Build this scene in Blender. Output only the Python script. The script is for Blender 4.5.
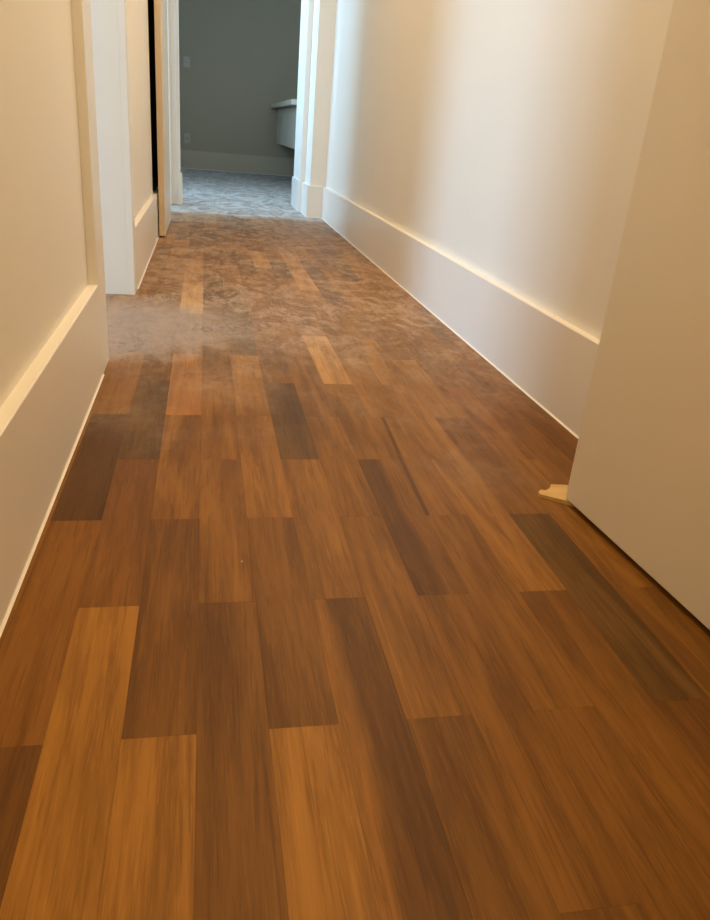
import bpy, bmesh, math, random
from mathutils import Matrix, Vector

random.seed(7)
S = bpy.context.scene
for o in list(bpy.data.objects):
    bpy.data.objects.remove(o)
C = S.collection

# ------------------------------------------------------------------ camera
cd = bpy.data.cameras.new('camera')
cam = bpy.data.objects.new('camera', cd)
C.objects.link(cam)
cd.sensor_fit = 'HORIZONTAL'
cd.sensor_width = 36.0
cd.lens = 37.83
cd.clip_start = 0.02
cam.matrix_world = Matrix(((0.98053, -0.00043, -0.19636, 0.0),
                           (-0.17904, 0.40858, -0.89499, 0.0),
                           (0.08062, 0.91272, 0.40055, 0.60),
                           (0, 0, 0, 1)))
S.camera = cam

# ------------------------------------------------------------------ light
w = bpy.data.worlds.new('sky')
S.world = w
w.use_nodes = True
bg = w.node_tree.nodes['Background']
bg.inputs[0].default_value = (0.62, 0.78, 1.0, 1)
bg.inputs[1].default_value = 1.0

S.view_settings.view_transform = 'Standard'
S.view_settings.look = 'None'
S.view_settings.gamma = 1.0
S.view_settings.use_curve_mapping = False
S.view_settings.exposure = 0.0

DAY = (0.49, 0.755, 1.0)


def daylight(name, loc, direction, sx, sy, power, col=DAY):
    l = bpy.data.lights.new(name, 'AREA')
    l.shape = 'RECTANGLE'
    l.size, l.size_y = sx, sy
    l.energy = power
    l.color = col
    o = bpy.data.objects.new(name, l)
    C.objects.link(o)
    o.location = loc
    o.rotation_euler = Vector(direction).to_track_quat('-Z', 'Y').to_euler()
    return o


# daylight standing in the windows of the side rooms and the end room
daylight('window_daylight', (-3.13, 2.20, 0.98), (1, 0, 0), 1.5, 1.7, 84)
daylight('window_daylight', (-2.33, 5.50, 1.50), (1, 0, 0), 0.9, 1.3, 50)
daylight('window_daylight', (-0.90, 6.80, 1.60), (1, 0, 0), 0.9, 1.1, 48)

LAMP = (1.0, 0.685, 0.325)
LAMPS = [(0.30, -0.90, 15), (0.50, 1.60, 19), (0.68, 3.45, 23)]

# ------------------------------------------------------------------ materials


def mat(name):
    m = bpy.data.materials.new(name)
    m.use_nodes = True
    nt = m.node_tree
    return m, nt, nt.nodes['Principled BSDF']


def paint(name, col, rough=0.6, bump=0.02, scale=180.0, var=0.03):
    m, nt, b = mat(name)
    N, L = nt.nodes, nt.links
    geo = N.new('ShaderNodeNewGeometry')
    n1 = N.new('ShaderNodeTexNoise')
    n1.inputs['Scale'].default_value = 2.2
    n1.inputs['Detail'].default_value = 3
    L.new(geo.outputs['Position'], n1.inputs['Vector'])
    mx = N.new('ShaderNodeMix')
    mx.data_type = 'RGBA'
    mx.inputs[6].default_value = (*[c * (1 - var) for c in col], 1)
    mx.inputs[7].default_value = (*[min(1, c * (1 + var)) for c in col], 1)
    L.new(n1.outputs['Fac'], mx.inputs[0])
    L.new(mx.outputs[2], b.inputs['Base Color'])
    b.inputs['Roughness'].default_value = rough
    n2 = N.new('ShaderNodeTexNoise')
    n2.inputs['Scale'].default_value = scale
    n2.inputs['Detail'].default_value = 2
    L.new(geo.outputs['Position'], n2.inputs['Vector'])
    bp = N.new('ShaderNodeBump')
    bp.inputs['Strength'].default_value = bump
    bp.inputs['Distance'].default_value = 0.002
    L.new(n2.outputs['Fac'], bp.inputs['Height'])
    L.new(bp.outputs['Normal'], b.inputs['Normal'])
    return m


WALL = paint('wall_paint', (0.85, 0.82, 0.765), 0.55, 0.03)
BASE = paint('baseboard_lacquer', (0.87, 0.84, 0.80), 0.32, 0.008)
TRIM = paint('trim_lacquer', (0.86, 0.85, 0.82), 0.35, 0.008)
DOOR = paint('door_lacquer', (0.83, 0.77, 0.65), 0.38, 0.01)
SEAL = paint('white_sealant', (0.90, 0.88, 0.84), 0.4, 0.02)
CEIL = paint('ceiling_paint', (0.85, 0.83, 0.79), 0.7, 0.02)
VANITY = paint('vanity_lacquer', (0.56, 0.53, 0.45), 0.3, 0.005)
STONE = paint('white_stone', (0.62, 0.56, 0.47), 0.2, 0.005)
PLASTIC = paint('outlet_plastic', (0.40, 0.34, 0.27), 0.4, 0.0)
METAL = paint('brushed_metal', (0.55, 0.54, 0.52), 0.3, 0.01)
METAL.node_tree.nodes['Principled BSDF'].inputs['Metallic'].default_value = 1
WALL_SHADE = paint('shaded_wall_paint', (0.33, 0.270, 0.185), 0.6, 0.03)  # far room wall, its shade put into the paint colour
BASE_SHADE = paint('shaded_baseboard_paint', (0.40, 0.335, 0.24), 0.45, 0.01)  # baseboard there, darkened in colour for the same shade
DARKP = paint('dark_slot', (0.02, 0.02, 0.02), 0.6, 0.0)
SUB = paint('screed', (0.12, 0.09, 0.07), 0.9, 0.1)


def emit(name, col, strength):
    m, nt, b = mat(name)
    b.inputs['Emission Color'].default_value = (*col, 1)
    b.inputs['Emission Strength'].default_value = strength
    return m


LENS = emit('lamp_lens', LAMP, 6.0)


def wood_simple(name, ca, cb, rough=0.5, scale=(60, 60, 5)):
    m, nt, b = mat(name)
    N, L = nt.nodes, nt.links
    tc = N.new('ShaderNodeTexCoord')
    mp = N.new('ShaderNodeMapping')
    mp.inputs['Scale'].default_value = scale
    L.new(tc.outputs['Object'], mp.inputs['Vector'])
    n = N.new('ShaderNodeTexNoise')
    n.inputs['Scale'].default_value = 1.0
    n.inputs['Detail'].default_value = 5
    L.new(mp.outputs[0], n.inputs['Vector'])
    mx = N.new('ShaderNodeMix')
    mx.data_type = 'RGBA'
    mx.inputs[6].default_value = (*ca, 1)
    mx.inputs[7].default_value = (*cb, 1)
    L.new(n.outputs['Fac'], mx.inputs[0])
    L.new(mx.outputs[2], b.inputs['Base Color'])
    b.inputs['Roughness'].default_value = rough
    return m


PINE = wood_simple('pale_pine', (0.46, 0.29, 0.11), (0.66, 0.46, 0.20), 0.6, (20, 60, 60))
EDGE = wood_simple('door_edge_wood', (0.52, 0.41, 0.29), (0.68, 0.56, 0.42), 0.5, (110, 110, 1.5))


def plank_material():
    m, nt, b = mat('plank_wood')
    N, L = nt.nodes, nt.links

    def math_(op, a, c=None, clamp=False):
        n = N.new('ShaderNodeMath')
        n.operation = op
        n.use_clamp = clamp
        for i, v in enumerate((a, c)):
            if v is None:
                continue
            if isinstance(v, (int, float)):
                n.inputs[i].default_value = v
            else:
                L.new(v, n.inputs[i])
        return n.outputs[0]

    def noise(vec, scale, detail=3, rough=0.55, dist=0.0):
        n = N.new('ShaderNodeTexNoise')
        n.inputs['Scale'].default_value = scale
        n.inputs['Detail'].default_value = detail
        n.inputs['Roughness'].default_value = rough
        n.inputs['Distortion'].default_value = dist
        L.new(vec, n.inputs['Vector'])
        return n.outputs['Fac']

    def mapped(src, sc):
        mp = N.new('ShaderNodeMapping')
        mp.inputs['Scale'].default_value = sc
        L.new(src, mp.inputs['Vector'])
        return mp.outputs[0]

    def ramp(v, a, c):
        n = N.new('ShaderNodeMapRange')
        n.interpolation_type = 'SMOOTHSTEP'
        n.inputs['From Min'].default_value = a
        n.inputs['From Max'].default_value = c
        L.new(v, n.inputs['Value'])
        return n.outputs['Result']

    def mix(f, a, c, blend='MIX'):
        n = N.new('ShaderNodeMix')
        n.data_type = 'RGBA'
        n.blend_type = blend
        for i, v in ((0, f), (6, a), (7, c)):
            if isinstance(v, (int, float)):
                n.inputs[i].default_value = v
            elif isinstance(v, tuple):
                n.inputs[i].default_value = (*v, 1)
            else:
                L.new(v, n.inputs[i])
        return n.outputs[2]

    info = N.new('ShaderNodeObjectInfo')
    geo = N.new('ShaderNodeNewGeometry')
    tc = N.new('ShaderNodeTexCoord')
    pos = geo.outputs['Position']
    off = math_('MULTIPLY', info.outputs['Random'], 37.0)
    comb = N.new('ShaderNodeCombineXYZ')
    for i in range(3):
        L.new(off, comb.inputs[i])
    add = N.new('ShaderNodeVectorMath')
    add.operation = 'ADD'
    L.new(tc.outputs['Object'], add.inputs[0])
    L.new(comb.outputs[0], add.inputs[1])
    gv = add.outputs[0]

    broad = noise(mapped(gv, (20, 2.0, 1)), 1.0, 4, 0.55, 1.0)       # wide heart/sap figure
    streak = noise(mapped(gv, (60, 2.6, 1)), 1.0, 5, 0.68, 1.3)      # growth bands
    grain = noise(mapped(gv, (260, 7, 1)), 1.0, 3, 0.6, 0.3)        # fibres
    fine = noise(mapped(gv, (700, 22, 1)), 1.0, 2, 0.6)             # pores

    tone = info.outputs['Color']

    def shade(k):
        return mix(1.0, tone, k, 'MULTIPLY')
    col = mix(ramp(broad, 0.30, 0.70), shade((0.68, 0.64, 0.60)), shade((1.24, 1.24, 1.24)))
    col = mix(math_('MULTIPLY', ramp(streak, 0.53, 0.70), 0.62), col, shade((0.50, 0.45, 0.41)))
    col = mix(math_('MULTIPLY', ramp(streak, 0.46, 0.30), 0.55), col, shade((1.45, 1.42, 1.36)))
    col = mix(math_('MULTIPLY', ramp(grain, 0.52, 0.68), 0.42), col, shade((0.55, 0.49, 0.44)))
    col = mix(math_('MULTIPLY', ramp(fine, 0.55, 0.70), 0.30), col, shade((1.75, 1.7, 1.6)))

    # planks cut across the heartwood: pale sapwood on one long edge, dark heart on the other
    sep = N.new('ShaderNodeSeparateXYZ')
    L.new(tc.outputs['Object'], sep.inputs[0])
    wob = math_('MULTIPLY', math_('SUBTRACT', noise(mapped(gv, (1, 3, 1)), 1.0, 3), 0.5), 0.04)
    xx = math_('ADD', sep.outputs['X'], wob)
    al = info.outputs['Alpha']

    def band(lo, hi):
        return math_('MULTIPLY', math_('GREATER_THAN', al, lo), math_('LESS_THAN', al, hi))
    stripe = ramp(xx, -0.024, -0.006)
    c2 = mix(1.0, col, mix(stripe, (1.32, 1.32, 1.28), (0.76, 0.73, 0.72)), 'MULTIPLY')
    col = mix(band(-0.1, 0.2), col, c2)
    c3 = mix(1.0, col, mix(ramp(xx, -0.008, 0.012), (0.70, 0.68, 0.68), (1.12, 1.12, 1.10)), 'MULTIPLY')
    col = mix(band(0.75, 0.95), col, c3)
    sx = math_('SUBTRACT', math_('ADD', sep.outputs['X'], math_('MULTIPLY', wob, 0.25)),
               math_('ADD', -0.024, math_('MULTIPLY', sep.outputs['Y'], 0.045)))
    thin = math_('SUBTRACT', 1.0, ramp(math_('ABSOLUTE', sx), 0.002, 0.0065))
    col = mix(math_('MULTIPLY', band(0.4, 0.6), thin), col, shade((0.48, 0.44, 0.42)))

    # building dust: trodden and wiped patches further down the corridor
    ps = N.new('ShaderNodeSeparateXYZ')
    L.new(pos, ps.inputs[0])
    d1 = noise(pos, 2.6, 5, 0.62, 0.5)
    d2 = noise(mapped(pos, (1.0, 0.6, 1)), 6.5, 6, 0.66, 1.8)
    d3 = noise(mapped(pos, (1.0, 0.6, 1)), 30.0, 4, 0.65, 1.2)
    edge = math_('ADD', ps.outputs['Y'], math_('MULTIPLY', math_('SUBTRACT', d1, 0.5), 2.4))
    zone = ramp(edge, 1.20, 2.7)
    zfar = ramp(math_('ADD', ps.outputs['Y'], math_('MULTIPLY', math_('SUBTRACT', d1, 0.5), 0.5)), 5.40, 5.62)  # far floor: pale dust that also paints in the daylight sheen
    film = math_('ADD', 0.15, math_('ADD', math_('MULTIPLY', ramp(d2, 0.40, 0.62), 0.34),
                                    math_('MULTIPLY', ramp(d3, 0.46, 0.66), 0.16)))
    dust_light = math_('MULTIPLY', zone, film)
    # greyer dust at the first doorway, with its pool of daylight painted in
    dx = math_('MULTIPLY', math_('ADD', ps.outputs['X'], 0.34), 1.55)
    dy = math_('MULTIPLY', math_('SUBTRACT', ps.outputs['Y'], 2.36), 2.1)
    rr = math_('SQRT', math_('ADD', math_('MULTIPLY', dx, dx), math_('MULTIPLY', dy, dy)))
    rr = math_('ADD', rr, math_('MULTIPLY', math_('SUBTRACT', d2, 0.5), 0.9))
    blob = math_('SUBTRACT', 1.0, ramp(rr, 0.50, 0.98))
    dust_light = math_('MAXIMUM', dust_light, math_('MULTIPLY', blob, math_('ADD', 0.62, math_('MULTIPLY', d3, 0.25))))
    dust_light = math_('ADD', dust_light, math_('MULTIPLY', zfar, 0.60), True)
    dust_light_col = mix(d3, (0.47, 0.335, 0.240), (0.61, 0.465, 0.360))
    dust_light_col = mix(blob, dust_light_col, mix(d3, (0.33, 0.25, 0.20), (0.46, 0.375, 0.32)))
    dust_light_col = mix(zfar, dust_light_col, mix(ramp(d2, 0.36, 0.62), (0.34, 0.325, 0.31), (0.52, 0.50, 0.485)))
    # scuffs: thin curved drag marks and small smudges where shoes and cloths went through the dust
    n4 = noise(mapped(pos, (1.0, 0.55, 1)), 8.0, 4, 0.6, 1.6)
    line = math_('SUBTRACT', 1.0, ramp(math_('ABSOLUTE', math_('SUBTRACT', n4, 0.5)), 0.002, 0.016))
    where = ramp(noise(pos, 3.3, 3, 0.6), 0.44, 0.58)
    smudge = ramp(noise(mapped(pos, (1.0, 0.5, 1)), 13.0, 6, 0.74, 1.6), 0.55, 0.68)
    scuff = math_('MULTIPLY', math_('MAXIMUM', math_('MULTIPLY', line, 0.8), smudge), math_('MULTIPLY', zone, where))
    keep = math_('SUBTRACT', 1.0, math_('MULTIPLY', scuff, 0.75))
    dust_light = math_('MULTIPLY', dust_light, keep)
    col = mix(math_('MULTIPLY', scuff, 0.75), col, shade((0.46, 0.43, 0.42)))
    col = mix(dust_light, col, dust_light_col)
    # tiny white paint specks
    vo = N.new('ShaderNodeTexVoronoi')
    vo.inputs['Scale'].default_value = 16
    L.new(pos, vo.inputs['Vector'])
    sepc = N.new('ShaderNodeSeparateColor')
    L.new(vo.outputs['Color'], sepc.inputs[0])
    speck = math_('MULTIPLY', math_('LESS_THAN', vo.outputs['Distance'], 0.028),
                  math_('GREATER_THAN', sepc.outputs[0], 0.80))
    col = mix(math_('MULTIPLY', speck, 0.6), col, (0.6, 0.55, 0.48))
    L.new(col, b.inputs['Base Color'])

    r = math_('ADD', 0.40, math_('MULTIPLY', grain, 0.12))
    r = math_('ADD', r, math_('MULTIPLY', dust_light, 0.22))
    L.new(r, b.inputs['Roughness'])
    b.inputs['Specular IOR Level'].default_value = 0.17
    bp = N.new('ShaderNodeBump')
    bp.inputs['Strength'].default_value = 0.10
    bp.inputs['Distance'].default_value = 0.001
    L.new(math_('ADD', math_('MULTIPLY', grain, 0.7), math_('MULTIPLY', d3, 0.5)), bp.inputs['Height'])
    L.new(bp.outputs['Normal'], b.inputs['Normal'])
    return m


PLANK = plank_material()

# ------------------------------------------------------------------ mesh helpers


class MB:
    """collects boxes / prisms / lathes, build() links them as ONE mesh object"""

    def __init__(self):
        self.v, self.f = [], []

    def box(self, x0, x1, y0, y1, z0, z1, ch=0.0):
        if ch <= 0:
            b = len(self.v)
            self.v += [(x, y, z) for z in (z0, z1) for y in (y0, y1) for x in (x0, x1)]
            self.f += [tuple(b + i for i in q) for q in
                       ((0, 2, 3, 1), (4, 5, 7, 6), (0, 1, 5, 4), (2, 6, 7, 3), (0, 4, 6, 2), (1, 3, 7, 5))]
            return self
        bm = bmesh.new()
        bmesh.ops.create_cube(bm, size=1)
        for v in bm.verts:
            v.co = Vector(((x0 + x1) / 2 + v.co.x * (x1 - x0), (y0 + y1) / 2 + v.co.y * (y1 - y0),
                           (z0 + z1) / 2 + v.co.z * (z1 - z0)))
        bmesh.ops.bevel(bm, geom=bm.edges[:], offset=ch, segments=2, profile=0.6, affect='EDGES')
        self.add_bm(bm)
        return self

    def add_bm(self, bm):
        bm.verts.ensure_lookup_table()
        bm.verts.index_update()
        b = len(self.v)
        self.v += [tuple(v.co) for v in bm.verts]
        self.f += [tuple(b + v.index for v in f.verts) for f in bm.faces]
        bm.free()

    def prism(self, prof, axis, a, c):
        """closed profile extruded along an axis; profile pairs are the other two axes in order"""
        b = len(self.v)
        n = len(prof)
        for t in (a, c):
            for p, q in prof:
                self.v.append({'x': (t, p, q), 'y': (p, t, q), 'z': (p, q, t)}[axis])
        self.f += [(b + i, b + (i + 1) % n, b + n + (i + 1) % n, b + n + i) for i in range(n)]
        self.f += [tuple(b + i for i in range(n))[::-1], tuple(b + n + i for i in range(n))]
        return self

    def lathe(self, prof, cx, cy, n=32):
        b = len(self.v)
        k = len(prof)
        for i in range(n):
            a = 2 * math.pi * i / n
            for r, z in prof:
                self.v.append((cx + r * math.cos(a), cy + r * math.sin(a), z))
        for i in range(n):
            j = (i + 1) % n
            for q in range(k - 1):
                self.f.append((b + i * k + q, b + j * k + q, b + j * k + q + 1, b + i * k + q + 1))
        return self

    def tube(self, p, q, r, n=16):
        p, q = Vector(p), Vector(q)
        d = (q - p).normalized()
        u = d.orthogonal().normalized()
        v = d.cross(u)
        b = len(self.v)
        for e in (p, q):
            for i in range(n):
                a = 2 * math.pi * i / n
                self.v.append(tuple(e + u * math.cos(a) * r + v * math.sin(a) * r))
        self.f += [(b + i, b + (i + 1) % n, b + n + (i + 1) % n, b + n + i) for i in range(n)]
        self.f += [tuple(b + i for i in range(n))[::-1], tuple(b + n + i for i in range(n))]
        return self

    def mesh(self, name, m):
        me = bpy.data.meshes.new(name)
        me.from_pydata(self.v, [], self.f)
        bm = bmesh.new()
        bm.from_mesh(me)
        bmesh.ops.recalc_face_normals(bm, faces=bm.faces[:])
        bm.to_mesh(me)
        bm.free()
        me.materials.append(m)
        return me

    def build(self, name, m, parent=None):
        o = bpy.data.objects.new(name, self.mesh(name, m))
        C.objects.link(o)
        if parent:
            o.parent = parent
        return o


def tag(o, label, cat=None, group=None, kind=None):
    o['label'] = label
    if cat:
        o['category'] = cat
    if group:
        o['group'] = group
    if kind:
        o['kind'] = kind
    return o


def struct(o, label, cat):
    return tag(o, label, cat, kind='structure')


def empty(name, loc, rz=0.0):
    o = bpy.data.objects.new(name, None)
    C.objects.link(o)
    o.location = loc
    o.rotation_euler = (0, 0, rz)
    return o


# ------------------------------------------------------------------ layout
XL, XR = -0.272, 0.862          # plaster faces of the corridor
BL, BR = -0.250, 0.841          # baseboard faces
BH = 0.222                      # baseboard height
CH = 2.60                       # ceiling
T = 0.15                        # wall thickness
D1A, D1B = 1.990, 2.800         # first doorway on the left (clear opening)
D2A, D2B = 5.060, 5.980         # second doorway on the left
DH = 2.10
YE = 6.10                       # end wall with the far doorway
YF = 10.60                      # wall of the end room

# ------------------------------------------------------------------ floor
PW, PL = 0.0772, 0.48
X0, Y0 = -0.2410, 0.624
sub = MB().box(-3.3, 1.7, -1.7, 10.8, -0.10, -0.0205).build('floor', SUB)
struct(sub, 'brown hardwood parquet floor of short staggered planks running down the corridor', 'floor')

Mt = (0.220, 0.097, 0.0160)
TONES = {
    'M': Mt, 'm': (0.172, 0.074, 0.0120), 'L': (0.305, 0.140, 0.024), 'l': (0.265, 0.120, 0.022),
    'D': (0.092, 0.040, 0.0080), 'K': (0.120, 0.059, 0.0130), 'O': (0.400, 0.180, 0.050),
    'R': (0.200, 0.083, 0.0140), 'r': (0.140, 0.058, 0.0100), 'T': (0.310, 0.150, 0.040), 'Y': (0.42, 0.220, 0.068),
}
# tone of single planks: (column from the left wall, lower joint) -> tone; '*' = two-toned along its length
PT = {
    (0, -2): 'r', (0, 0): 'R', (0, 2): 'D', (0, 4): 'M', (0, 10): 'm', (0, 12): 'r',
    (1, -3): 'm', (1, -1): 'L', (1, 1): 'R', (1, 3): 'K', (1, 5): 'm', (1, 9): 'r', (1, 11): 'm',
    (2, -2): 'L', (2, 0): 'm', (2, 2): 'M', (2, 4): 'O', (2, 6): 'M', (2, 8): 'Y', (2, 10): 'T',
    (3, -3): 'm', (3, -1): 'm', (3, 1): 'M', (3, 3): 'M', (3, 5): 'm', (3, 9): 'D', (3, 11): 'r',
    (4, -2): 'L', (4, 0): 'm', (4, 2): 'l', (4, 4): 'l', (4, 6): 'K', (4, 8): 'K', (4, 10): 'T',
    (5, -3): 'M', (5, -1): 'm*', (5, 1): 'l', (5, 3): 'K', (5, 5): 'm', (5, 7): 'm',
    (6, -2): 'm', (6, 0): 'M', (6, 2): 'M', (6, 4): 'M', (6, 6): 'M',
    (7, -3): 'm', (7, -1): 'm', (7, 1): 'm<', (7, 3): 'M', (7, 5): 'Y', (7, 7): 'M',
    (8, -2): 'm', (8, 0): 'M', (8, 2): 'M|', (8, 4): 'M', (8, 10): 'Y', (8, 12): 'T', (6, 12): 'Y',
    (9, -3): 'm', (9, -1): 'm', (9, 1): 'l', (9, 3): 'l', (9, 5): 'M',
    (10, -2): 'r', (10, 0): 'K', (10, 2): 'm', (10, 4): 'M',
    (11, -1): 'm', (11, 1): 'M', (11, 3): 'R',
    (12, 0): 'm', (12, 2): 'R', (12, 4): 'R', (13, 1): 'R', (13, 3): 'R', (13, 5): 'R', (13, 7): 'r',
}
pool = ['M'] * 5 + ['m'] * 4 + ['l'] * 2 + ['R', 'K', 'T', 'r']
plank_cache = {}


def plank_mesh(wx, ly):
    key = (round(wx, 4), round(ly, 4))
    if key not in plank_cache:
        a, c, e = wx / 2 - 0.00005, ly / 2 - 0.00005, 0.00012
        mb = MB()
        for (i, z) in ((0, -0.020), (0, -e), (e, 0.0)):
            mb.v += [(-a + i, -c + i, z), (a - i, -c + i, z), (a - i, c - i, z), (-a + i, c - i, z)]
        mb.f = [(3, 2, 1, 0), (8, 9, 10, 11)]
        for lv in (0, 4):
            mb.f += [(lv + i, lv + (i + 1) % 4, lv + 4 + (i + 1) % 4, lv + 4 + i) for i in range(4)]
        plank_cache[key] = mb.mesh('plank', PLANK)
    return plank_cache[key]


def plank(c, ya, yb, tone):
    ly = yb - ya
    o = bpy.data.objects.new('plank', plank_mesh(PW, ly))
    C.objects.link(o)
    o.location = (X0 + (c + 0.5) * PW, (ya + yb) / 2, random.uniform(-0.00005, 0.00005))
    o.parent = sub
    t = tone.rstrip('*<|')
    k = random.uniform(0.92, 1.08)
    col = [v * k * 0.92 for v in TONES[t]]
    o.color = (*col, {'*': 0.0, '|': 0.5, '<': 0.85}.get(tone[-1], 1.0))
    return o


PY0, PY1 = -0.12, 6.12
for c in range(-2, 15):
    if c == -2:
        y_lo, y_hi = 1.9, 2.9          # only seen through the first doorway
    else:
        y_lo, y_hi = PY0, PY1
    j = -6 + (c % 2)
    while True:
        ya, yb = Y0 + 0.24 * j, Y0 + 0.24 * (j + 2)
        if ya > y_hi:
            break
        if yb > y_lo:
            a, b_ = max(ya, y_lo), min(yb, y_hi)
            if b_ - a > 0.03:
                plank(c, a, b_, PT.get((c, j), random.choice(pool)))
        j += 2

# the same parquet, too far off or out of sight to pick apart: end room, side rooms, behind the camera


def field(name, x0, x1, y0, y1):
    me = bpy.data.meshes.new(name)
    mb = MB()
    c = math.floor((x0 - X0) / PW)
    while X0 + c * PW < x1:
        xa, xb = max(x0, X0 + c * PW), min(x1, X0 + (c + 1) * PW)
        j = math.floor((y0 - Y0) / 0.24) - 2
        j += (j - c) % 2
        while Y0 + 0.24 * j < y1:
            ya, yb = max(y0, Y0 + 0.24 * j), min(y1, Y0 + 0.24 * (j + 2))
            if yb > ya + 0.002 and xb > xa + 0.002:
                z = random.uniform(-0.00005, 0.00005)
                g = 0.0003
                mb.box(xa + g, xb - g, ya + g, yb - g, -0.02, z)
            j += 2
        c += 1
    o = mb.build(name, PLANK, sub)
    o.color = (*[v * 1.0 for v in Mt], 1.0)
    o['kind'] = 'stuff'
    return o


XC0, XC1 = X0 - PW, X0 + 15 * PW
field('distant_planks', -1.7, 1.6, PY1, 10.75)
field('side_room_planks', -3.25, X0 - 2 * PW, 0.5, 4.45)
field('side_room_planks', -2.45, XC0, 4.5, PY1)
field('near_planks', XC0, XC1, -1.6, PY0)
field('side_room_planks', X0 - 2 * PW, XC0, 0.5, 1.9)
field('side_room_planks', X0 - 2 * PW, XC0, 2.9, 4.45)

# ------------------------------------------------------------------ walls
o = (MB().box(XL - T, XL, -1.6, D1A - 0.02, 0, CH)
     .box(XL - T, XL, D1A - 0.02, D1B + 0.02, DH + 0.02, CH)
     .box(XL - T, XL, D1B + 0.02, 4.258, 0, CH)
     .box(XL - T, XL, 4.258, 4.90, 0, BH).box(XL - T, XL, 4.258, 4.90, 2.10, CH)
     .box(XL - T, XL - 0.12, 4.258, 4.90, BH, 2.10)
     .box(XL - T, XL, 4.90, D2A - 0.02, 0, CH)
     .box(XL - T, XL, D2A - 0.02, D2B + 0.02, DH + 0.02, CH)
     .box(XL - T, XL, D2B + 0.02, YE + 0.0, 0, CH)).build('wall_left', WALL)
struct(o, 'warm cream plaster wall along the left of the corridor, broken by two doorways', 'wall')
# recess behind the folded door leaf; black panels stand in for its shade
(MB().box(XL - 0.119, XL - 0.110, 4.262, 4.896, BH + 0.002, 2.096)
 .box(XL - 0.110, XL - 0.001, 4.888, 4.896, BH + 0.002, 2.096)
 .box(XL - 0.110, XL - 0.001, 4.262, 4.888, BH + 0.002, BH + 0.008)).build('recess_shade', DARKP, o)

o = MB().box(XR, XR + T, -1.6, YE + 0.12, 0, CH).build('wall_right', WALL)
struct(o, 'long pale plaster wall on the right, washed with daylight above a tall white baseboard', 'wall')

PX, PYF = 0.748, 5.755          # pier at the far end of the right wall
o = MB().box(PX, XR, PYF, YE + 0.12, 0, CH).build('wall_pier', WALL)
struct(o, 'narrow cream wall pier closing the far end of the right wall', 'wall')

JX = 0.722                       # right side of the far opening
o = (MB().box(-1.75, -0.188, YE, YE + 0.13, 0, CH)
     .box(-0.188, JX, YE, YE + 0.13, DH + 0.10, CH)
     .box(JX, PX, YE, YE + 0.56, 0, CH)
     .box(PX, 1.65, YE + 0.12, YE + 0.56, 0, CH)).build('wall_end', WALL)
struct(o, 'cream cross wall with the open far doorway at the corridor end', 'wall')

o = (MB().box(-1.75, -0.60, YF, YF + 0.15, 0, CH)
     .box(-0.60, 1.65, YF, YF + 0.15, 0, CH)).build('wall_far', WALL_SHADE)
struct(o, 'back wall of the room beyond the far doorway, its shade painted in as grey', 'wall')
o = (MB().box(-1.10, -0.95, YE + 0.13, 6.30, 0, CH).box(-1.10, -0.95, 7.30, YF, 0, CH)
     .box(-1.10, -0.95, 6.30, 7.30, 0, 1.0).box(-1.10, -0.95, 6.30, 7.30, 2.20, CH)).build('wall_far_left', WALL)
struct(o, 'left wall of the room beyond the far doorway', 'wall')
o = MB().box(1.50, 1.65, YE + 0.56, YF, 0, CH).build('wall_far_right', WALL)
struct(o, 'right wall of the far room carrying the vanity', 'wall')

# side rooms, seen only as daylight through the doorways
o = (MB().box(-3.35, -3.20, 0.35, 1.40, 0, CH).box(-3.35, -3.20, 3.00, 4.60, 0, CH)
     .box(-3.35, -3.20, 1.40, 3.00, 0, 0.10).box(-3.35, -3.20, 1.40, 3.00, 2.15, CH)
     .box(-3.20, XL - T, 0.35, 0.50, 0, CH)
     .box(-3.20, XL - T, 4.45, 4.60, 0, CH)).build('wall_side_room', WALL)
struct(o, 'plaster walls of the daylit room behind the first left doorway', 'wall')
o = (MB().box(-2.55, -2.40, 4.60, 5.0, 0, CH).box(-2.55, -2.40, 6.0, YE, 0, CH)
     .box(-2.55, -2.40, 5.0, 6.0, 0, 0.80).box(-2.55, -2.40, 5.0, 6.0, 2.20, CH)
     .box(-2.55, -1.75, YE, YE + 0.13, 0, CH)).build('wall_side_room', WALL)
struct(o, 'plaster walls of the daylit room behind the second left doorway', 'wall')
o = MB().box(XL - T, XR + T, -1.75, -1.60, 0, CH).build('wall_back', WALL)
struct(o, 'cream wall closing the corridor behind the viewpoint', 'wall')

o = MB().box(-3.35, 1.70, -1.75, 10.75, CH, CH + 0.12).build('ceiling', CEIL)
struct(o, 'flat white ceiling over the corridor and rooms', 'ceiling')


def window(name, axis, p, a0, a1, z0, z1, label):
    """frame lying in the wall plane p; axis = axis of the wall normal"""
    root = empty(name, (p, (a0 + a1) / 2, z0) if axis == 'x' else ((a0 + a1) / 2, p, z0))

    def bar(n, u0, u1, w0, w1):
        mb = MB()
        ox, oy, oz = root.location
        if axis == 'x':
            mb.box(-0.03, 0.03, u0 - oy, u1 - oy, w0 - oz, w1 - oz)
        else:
            mb.box(u0 - ox, u1 - ox, -0.03, 0.03, w0 - oz, w1 - oz)
        mb.build(n, TRIM, root)
    bar('frame_stile', a0, a0 + 0.05, z0, z1)
    bar('frame_stile', a1 - 0.05, a1, z0, z1)
    bar('frame_rail', a0 + 0.05, a1 - 0.05, z0, z0 + 0.05)
    bar('frame_rail', a0 + 0.05, a1 - 0.05, z1 - 0.05, z1)
    m_ = (a0 + a1) / 2
    bar('mullion', m_ - 0.02, m_ + 0.02, z0 + 0.05, z1 - 0.05)
    struct(root, label, 'window')


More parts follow.
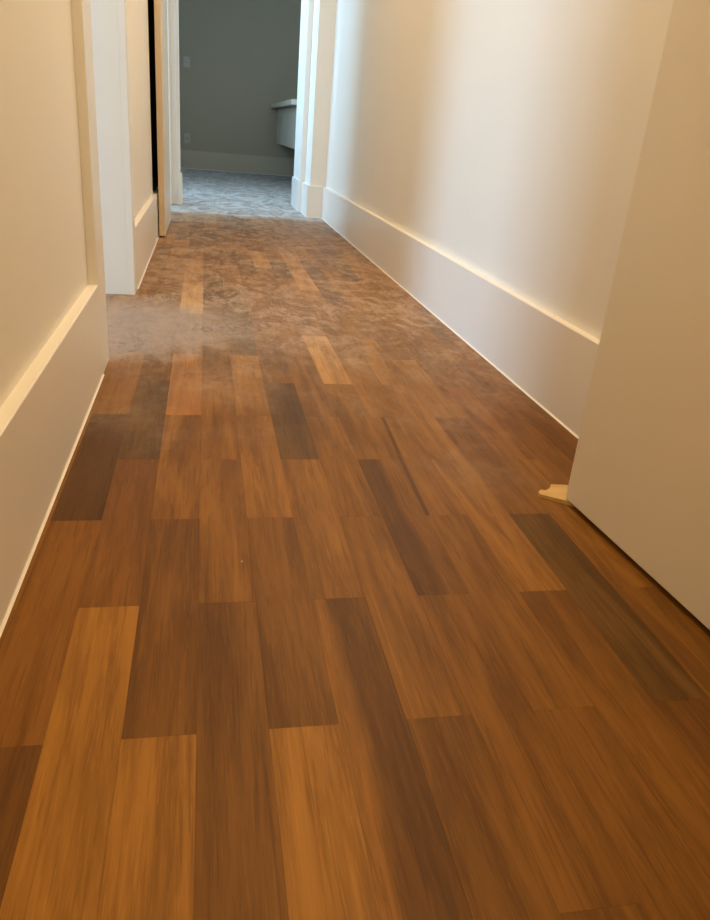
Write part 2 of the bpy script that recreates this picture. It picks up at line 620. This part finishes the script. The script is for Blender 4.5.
window('window_1', 'x', -3.28, 1.40, 3.00, 0.10, 2.15, 'tall white framed balcony window lighting the first left room')
window('window_2', 'x', -2.48, 5.0, 6.0, 0.80, 2.20, 'white framed window lighting the second left room')
window('window_3', 'x', -1.03, 6.30, 7.30, 1.00, 2.20, 'white framed window in the left wall of the far room')

# ------------------------------------------------------------------ baseboards


def bead(o, prof, axis, a, c):
    MB().prism(prof, axis, a, c).build('sealant_bead', SEAL, o)


E_ = 0.0022


def base_y(name, face, wall, y0, y1, label, bh=BH):
    """baseboard running along Y; face = visible x, wall = plaster x"""
    s = 1 if face > wall else -1
    prof = [(wall, 0), (face, 0), (face, bh - E_), (face - s * E_, bh), (wall, bh)]
    o = MB().prism(prof, 'y', y0, y1).build(name, BASE)
    struct(o, label, 'baseboard')
    b = 0.0036
    bead(o, [(face, 0), (face + s * b, 0), (face + s * b * .45, b * .45), (face, b)], 'y', y0, y1)
    return o


def base_x(name, face, wall, x0, x1, label, bh=BH, m=None):
    s = 1 if face > wall else -1
    prof = [(wall, 0), (face, 0), (face, bh - E_), (face - s * E_, bh), (wall, bh)]
    o = MB().prism(prof, 'x', x0, x1).build(name, m or BASE)
    struct(o, label, 'baseboard')
    b = 0.0036
    bead(o, [(face, 0), (face + s * b, 0), (face + s * b * .45, b * .45), (face, b)], 'x', x0, x1)
    return o


base_y('baseboard_left', BL, XL, -1.6, 1.859, 'tall cream baseboard under the near left wall, ending at the first doorway casing')
base_y('baseboard_left', BL, XL, 2.902, 4.955, 'tall cream baseboard on the left between the first doorway and the open far door leaf')
base_y('baseboard_right', BR, XR, -1.6, PYF - 0.02, 'long tall white baseboard with a bright ledge along the right wall')
base_x('baseboard_pier', PYF - 0.02, PYF, PX - 0.02, BR, 'short cream baseboard across the narrow end pier')
base_y('baseboard_pier', PX - 0.02, PX, PYF, YE - 0.022, 'short white baseboard on the side of the end pier, turning into the far doorway')
base_y('baseboard_jamb', JX - 0.012, JX, YE + 0.045, YE + 0.56, 'bluish white baseboard on the right reveal of the far doorway')
base_x('baseboard_end', YE - 0.02, YE, -0.208, -0.172, 'small cream baseboard return at the left of the far doorway')
base_x('baseboard_far', YF - 0.02, YF, -0.95, 1.5, 'baseboard along the back wall of the far room, its shade painted in as grey', m=BASE_SHADE)

# ------------------------------------------------------------------ door casings


def casing_left(name, a, b_, label, legw=0.106):
    root = empty(name, (XL, (a + b_) / 2, 0))
    oy = root.location.y
    t = BL - XL

    def part(n, x0, x1, y0, y1, z0, z1, ch=0.0012):
        MB().box(x0 - XL, x1 - XL, y0 - oy, y1 - oy, z0, z1, ch).build(n, TRIM, root)
    part('casing_leg', XL, XL + t, a - legw, a, 0, DH)
    part('casing_leg', XL, XL + t, b_, b_ + min(legw, 0.10), 0, DH)
    part('casing_head', XL, XL + t, a - legw, b_ + min(legw, 0.10), DH, DH + 0.1)
    part('jamb_lining', XL - T - 0.002, XL, a - 0.02, a, 0, DH, 0.001)
    part('jamb_lining', XL - T - 0.002, XL, b_, b_ + 0.02, 0, DH, 0.001)
    part('jamb_head', XL - T - 0.002, XL, a - 0.02, b_ + 0.02, DH, DH + 0.02, 0.001)
    struct(root, label, 'door frame')


casing_left('trim_1', D1A, D1B, 'white painted door frame of the first doorway on the left', 0.130)
casing_left('trim_2', D2A, D2B, 'white painted frame of the second left doorway behind the open door leaf', 0.07)

root = empty('trim_3', (0.27, YE, 0))


def tpart(n, x0, x1, y0, y1, z0, z1, m=TRIM):
    MB().box(x0 - 0.27, x1 - 0.27, y0 - YE, y1 - YE, z0, z1, 0.002).build(n, m, root)


tpart('casing_leg', -0.272, -0.209, YE - 0.025, YE, 0, DH + 0.1)
tpart('casing_leg', JX - 0.012, PX, YE - 0.022, YE, 0, DH + 0.1)
tpart('casing_head', -0.209, JX - 0.012, YE - 0.022, YE, DH, DH + 0.1)
struct(root, 'white painted door frame around the far doorway at the corridor end', 'door frame')

# pier the near right door hangs on (beside the viewpoint)
o = MB().box(0.745, XR, 0.18, 0.32, 0, CH).build('wall_pier_near', WALL)
struct(o, 'short wall stub the open near right door hangs from', 'wall')


# ------------------------------------------------------------------ doors
def lever(root, x, y, z, side, toward):
    MB().tube((x, y, z), (x + side * 0.008, y, z), 0.026, 24).build('rosette', METAL, root)
    MB().tube((x + side * 0.008, y, z), (x + side * 0.045, y, z), 0.009).tube(
        (x + side * 0.045, y - toward * 0.009, z), (x + side * 0.045, y + toward * 0.12, z), 0.009).build('lever_handle', METAL, root)


def door_leaf(name, loc, rz, length, thick, z0, z1, edge_mat, label):
    """leaf runs from the origin (leading edge, visible face corner) along local -Y"""
    root = empty(name, loc, rz)
    MB().box(0.0, thick, -length, -0.0015, z0, z1, 0.0015).build('leaf', DOOR, root)
    MB().box(0.0015, thick - 0.0015, -0.0022, 0.0, z0 + 0.001, z1 - 0.001).build('edge_band', edge_mat, root)
    for s, x in ((-1, 0.0), (1, thick)):
        lever(root, x, -0.06, 1.03, s, -1)
    for z in (0.25, 1.05, 1.85):
        MB().tube((thick / 2, -length - 0.008, z - 0.045), (thick / 2, -length - 0.008, z + 0.045), 0.008).build('hinge', METAL, root)
    struct(root, label, 'door')
    return root


door_leaf('door_1', (0.6577, 1.1474, 0), math.atan2(0.0269, 0.4057), 0.82, 0.035, 0.010, 2.08, DOOR,
          'plain cream flush door standing open in the right foreground')
# second leaf, folded back against the left wall: leading edge towards the camera
r2 = empty('door_2', (-0.2440, 4.27, 0))
MB().box(0.0, 0.031, 0.0015, 0.715, 0.009, 2.09, 0.0015).build('leaf', DOOR, r2)
MB().box(0.0012, 0.0300, 0.0, 0.0022, 0.010, 2.088).build('edge_band', EDGE, r2)
MB().box(0.011, 0.020, -0.0012, 0.0, 0.94, 1.16).build('lock_plate', METAL, r2)
for z in (0.25, 1.05, 1.85):
    MB().tube((0.004, 0.722, z - 0.045), (0.004, 0.722, z + 0.045), 0.007).build('hinge', METAL, r2)
struct(r2, 'cream door leaf folded back against the left wall with its wooden edge showing', 'door')

# ------------------------------------------------------------------ wedge under the near door
rt = empty('door_wedge', (0.655, 1.165, 0))
top = [(0.6166, 1.1699), (0.6200, 1.1825), (0.6278, 1.1889), (0.6371, 1.1866), (0.6480, 1.1950), (0.6570, 1.2081),
       (0.6809, 1.2056), (0.7070, 1.1986), (0.7006, 1.1071), (0.6618, 1.1339)]
bm = bmesh.new()
bv = [bm.verts.new((x - 0.655, y - 1.165, 0.0)) for x, y in top]
tv = [bm.verts.new(((x - 0.655) * 0.985, (y - 1.165) * 0.985, 0.0062 if i < 5 else 0.0085)) for i, (x, y) in enumerate(top)]
bm.faces.new(bv)
bmesh.ops.triangulate(bm, faces=[bm.faces.new(tv[::-1])])
n = len(top)
for i in range(n):
    bm.faces.new((bv[i], bv[(i + 1) % n], tv[(i + 1) % n], tv[i]))
mb = MB()
mb.add_bm(bm)
mb.build('wedge_body', PINE, rt)
tag(rt, 'small pale wooden wedge tucked under the corner of the open right door', 'door wedge')

# ------------------------------------------------------------------ vanity in the far room
v = empty('bathroom_vanity', (1.2, 9.3, 0.39))


def vp(n, x0, x1, y0, y1, z0, z1, m, ch=0.002):
    return MB().box(x0 - 1.2, x1 - 1.2, y0 - 9.3, y1 - 9.3, z0 - 0.39, z1 - 0.39, ch).build(n, m, v)


vp('carcass', 0.92, 1.498, 8.05, 10.575, 0.39, 0.80, VANITY)
ys = [8.05, 8.62, 9.19, 9.76, 10.10, 10.575]
for a, b_ in zip(ys[:-1], ys[1:]):
    vp('cabinet_front', 0.90, 0.92, a + 0.006, b_ - 0.006, 0.392, 0.790, VANITY)
vp('countertop', 0.815, 1.498, 8.0, 10.58, 0.80, 0.848, STONE, 0.003)
tag(v, 'white wall hung vanity cabinet with a pale overhanging countertop in the far room', 'vanity')

# ------------------------------------------------------------------ sockets on the far wall


def outlet(x, z, holes, label):
    root = empty('wall_outlet', (x, YF, z))
    MB().box(-0.038, 0.038, -0.009, 0.0, -0.06, 0.06, 0.003).build('faceplate', PLASTIC, root)
    MB().box(-0.022, 0.022, -0.013, -0.009, -0.022, 0.022, 0.002).build('module', PLASTIC, root)
    for dx in holes:
        MB().tube((dx, -0.0136, 0.0), (dx, -0.0128, 0.0), 0.004, 12).build('socket_hole', DARKP, root)
    tag(root, label, 'outlet', 'sockets on the far room wall')


outlet(-0.232, 0.36, (-0.010, 0.0, 0.010), 'grey socket plate low on the far wall just above the baseboard')
outlet(-0.232, 1.225, (-0.008, 0.008), 'grey switch plate higher on the far wall beside the left door frame')

# ------------------------------------------------------------------ ceiling lamps


def downlight(x, y, power, label):
    root = empty('ceiling_downlight', (x, y, CH))
    MB().lathe([(0.060, 0.0), (0.085, 0.0), (0.085, -0.006), (0.078, -0.010), (0.062, -0.010), (0.060, 0.0)], 0, 0).build('trim_ring', TRIM, root)
    MB().lathe([(0.0001, -0.004), (0.060, -0.004)], 0, 0).build('lens', LENS, root)
    l = bpy.data.lights.new('downlight_lamp', 'AREA')
    l.shape = 'DISK'
    l.size = 0.12
    l.energy = power
    l.color = LAMP
    lo = bpy.data.objects.new('downlight_lamp', l)
    C.objects.link(lo)
    lo.parent = root
    lo.location = (0, 0, -0.014)
    tag(root, label, 'ceiling lamp', 'warm corridor downlights')


for (x, y, p), lb in zip(LAMPS, ('warm round ceiling downlight behind the viewpoint',
                                 'warm round ceiling downlight over the foreground of the corridor',
                                 'warm round ceiling downlight near the far doorway')):
    downlight(x, y, p, lb)
